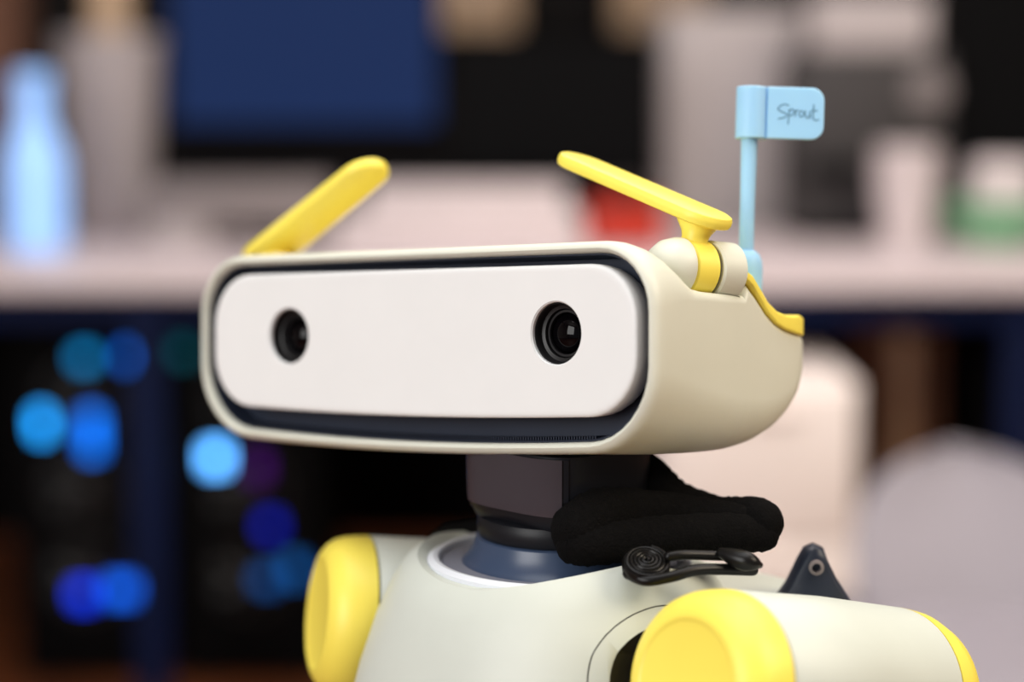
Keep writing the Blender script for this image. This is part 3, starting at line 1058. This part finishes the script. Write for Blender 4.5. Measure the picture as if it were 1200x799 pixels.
loft(b, [bsec(-0.26, 0.075, 0.04, 0.115, 0.03), bsec(-0.20, 0.088, 0.04, 0.128, 0.03), bsec(-0.07, 0.092, 0.035, 0.130, 0.03), bsec(-0.040, 0.090, 0.035, 0.126, 0.03), bsec(-0.026, 0.082, 0.036, 0.116, 0.026), bsec(-0.020, 0.070, 0.040, 0.104, 0.02)])
rp('back_shell', b, M['torso'], None, TM, angle=60)
b = bmesh.new()
hk = TMi @ along(953, 684, (TM @ Vector((0.092, 0.085, 0))).y)
fo = [(-0.024, -0.016), (-0.013, 0.0), (-0.0075, 0.012), (-0.0045, 0.0175), (0.0, 0.0195), (0.0045, 0.0175), (0.0065, 0.012), (0.011, 0.003), (0.022, -0.014), (0.0, -0.022)]
rr = []
dirx = Vector((0.72, 0.69, 0)).normalized()
diry = Vector((-0.69, 0.72, 0)).normalized()
for (y, k) in ((-0.008, 0.8), (-0.006, 0.97), (0.0, 1.0), (0.006, 0.97), (0.008, 0.8)):
    rr.append([hk + dirx * (u * k) + diry * y + Vector((0, 0, v * k)) for u, v in fo])
loft(b, rr)
hook = rp('lifting_hook', b, M['navy'], None, TM, angle=50)
b = bmesh.new()
lathe(b, [(0.0022, -0.001), (0.0036, 0.0), (0.0036, 0.0018), (0.0022, 0.0022), (0.0022, -0.001)], 24, axis_matrix(hk + Vector((0, 0, 0.0105)) - diry * 0.0092, -diry), False, False)
rp('hook_eyelet', b, M['grey_mid'], hook, TM)

# ---- black cable sleeve looping behind the neck


b = bmesh.new()
tube(b, smooth_path([cpt(700, 560, 0.955), cpt(745, 560, 0.962), cpt(785, 592, 0.955), cpt(835, 608, 0.945), cpt(880, 607, 0.935), cpt(893, 612, 0.928)], 9),
     lambda t: 0.0165 - 0.0062 * min(1, t * 1.3), 20, wob=0.04)
rp('cable_sleeve', b, M['fabric'])
b = bmesh.new()
tube(b, smooth_path([cpt(893, 626, 0.926), cpt(850, 624, 0.920), cpt(790, 628, 0.912), cpt(730, 634, 0.905), cpt(690, 640, 0.902), cpt(672, 640, 0.905)], 9),
     lambda t: 0.0082 + 0.0016 * sin(pi * t), 20, wob=0.05)
rp('cable_sleeve', b, M['fabric'])
b = bmesh.new()
tube(b, smooth_path([cpt(872, 612, 0.930), cpt(800, 606, 0.935), cpt(740, 604, 0.925), cpt(700, 610, 0.915), cpt(682, 622, 0.910)], 9), lambda t: 0.0085 + 0.006 * min(1, t * 1.5), 20, wob=0.04)
rp('cable_sleeve', b, M['fabric'])
b = bmesh.new()
tube(b, smooth_path([cpt(510, 634, 1.02), cpt(524, 624, 1.02), cpt(548, 620, 1.015), cpt(575, 618, 1.01)], 8), 0.0042, 14, wob=0.06)
rp('cable_sleeve', b, M['fabric'])

# ---- legs and pelvis, below the picture
b = bmesh.new()
loft(b, [bsec(-0.30, 0.06, -0.05, 0.05, 0.03), bsec(-0.34, 0.085, -0.06, 0.06, 0.04), bsec(-0.40, 0.085, -0.06, 0.06, 0.04), bsec(-0.43, 0.06, -0.045, 0.045, 0.03)])
rp('pelvis', b, M['torso'], None, TM, angle=60)
zf = -TC.z
for s in (1, -1):
    b = bmesh.new()
    tube(b, smooth_path([(s * 0.065, 0, -0.40), (s * 0.07, -0.015, -0.50), (s * 0.07, -0.025, zf + 0.27), (s * 0.07, 0.0, zf + 0.15), (s * 0.07, 0.012, zf + 0.055)], 8), lambda t: 0.05 - 0.02 * t, 24)
    rp('leg', b, M['torso'], None, TM, angle=60)
    b = bmesh.new()
    loft(b, [bsec(zf, 0.042, -0.085, 0.07, 0.03), bsec(zf + 0.012, 0.044, -0.087, 0.072, 0.03), bsec(zf + 0.035, 0.038, -0.06, 0.065, 0.03), bsec(zf + 0.06, 0.028, -0.02, 0.05, 0.02)])
    b.transform(Matrix.Translation((s * 0.07, 0, 0)))
    rp('foot', b, M['yellow'], None, TM, angle=60)

# ================================================================== coiled black clip lying on the shoulder
cpos = cpt(757, 663, 0.884)
clip = thing('coiled_clip', 'glossy black coiled clip with two arms lying on the robot shoulder', 'clip', cpos)
CO = cpos
nz = (Vector((0.05, -0.50, 0.86))).normalized()
ux = Vector((1, 0, 0)) - nz * nz.x
ux.normalize()
uy = nz.cross(ux)
b = bmesh.new()
P = []
for i in range(150):
    a = i / 149 * 2 * pi * 5.2
    r = 0.0008 + 0.0092 * i / 149
    P.append(CO + ux * (r * cos(a)) + uy * (r * sin(a)) + nz * (0.0040 - 0.0010 * i / 149))
tube(b, P, 0.00080, 8)
finish(b, 'spiral', M['clip'], clip, off=CO)
b = bmesh.new()
lathe(b, [(0.0005, -0.0035), (0.0090, -0.0035), (0.0106, -0.0020), (0.0108, 0.0010), (0.0100, 0.0026), (0.0005, 0.0030)], 40, axis_matrix(CO, nz))
finish(b, 'disc', M['clip'], clip, off=CO)
b = bmesh.new()
tube(b, smooth_path([cpt(736, 672, 0.882), cpt(757, 680, 0.876), cpt(785, 676, 0.876), cpt(815, 668, 0.880), cpt(845, 667, 0.886), cpt(882, 668, 0.892)], 9), 0.0026, 12)
finish(b, 'lower_arm', M['clip'], clip, off=CO)
b = bmesh.new()
tube(b, smooth_path([cpt(784, 652, 0.882), cpt(802, 650, 0.884), cpt(840, 651, 0.890), cpt(866, 652, 0.892)], 9), 0.0023, 12)
finish(b, 'upper_arm', M['clip'], clip, off=CO)
b = bmesh.new()
tube(b, smooth_path([cpt(846, 648, 0.888), cpt(866, 655, 0.884), cpt(880, 659, 0.882), cpt(890, 662, 0.884)], 9), lambda t: 0.0016 + 0.0030 * sin(pi * min(1, t * 0.9 + 0.1)), 14)
finish(b, 'leaf_end', M['clip'], clip, off=CO)
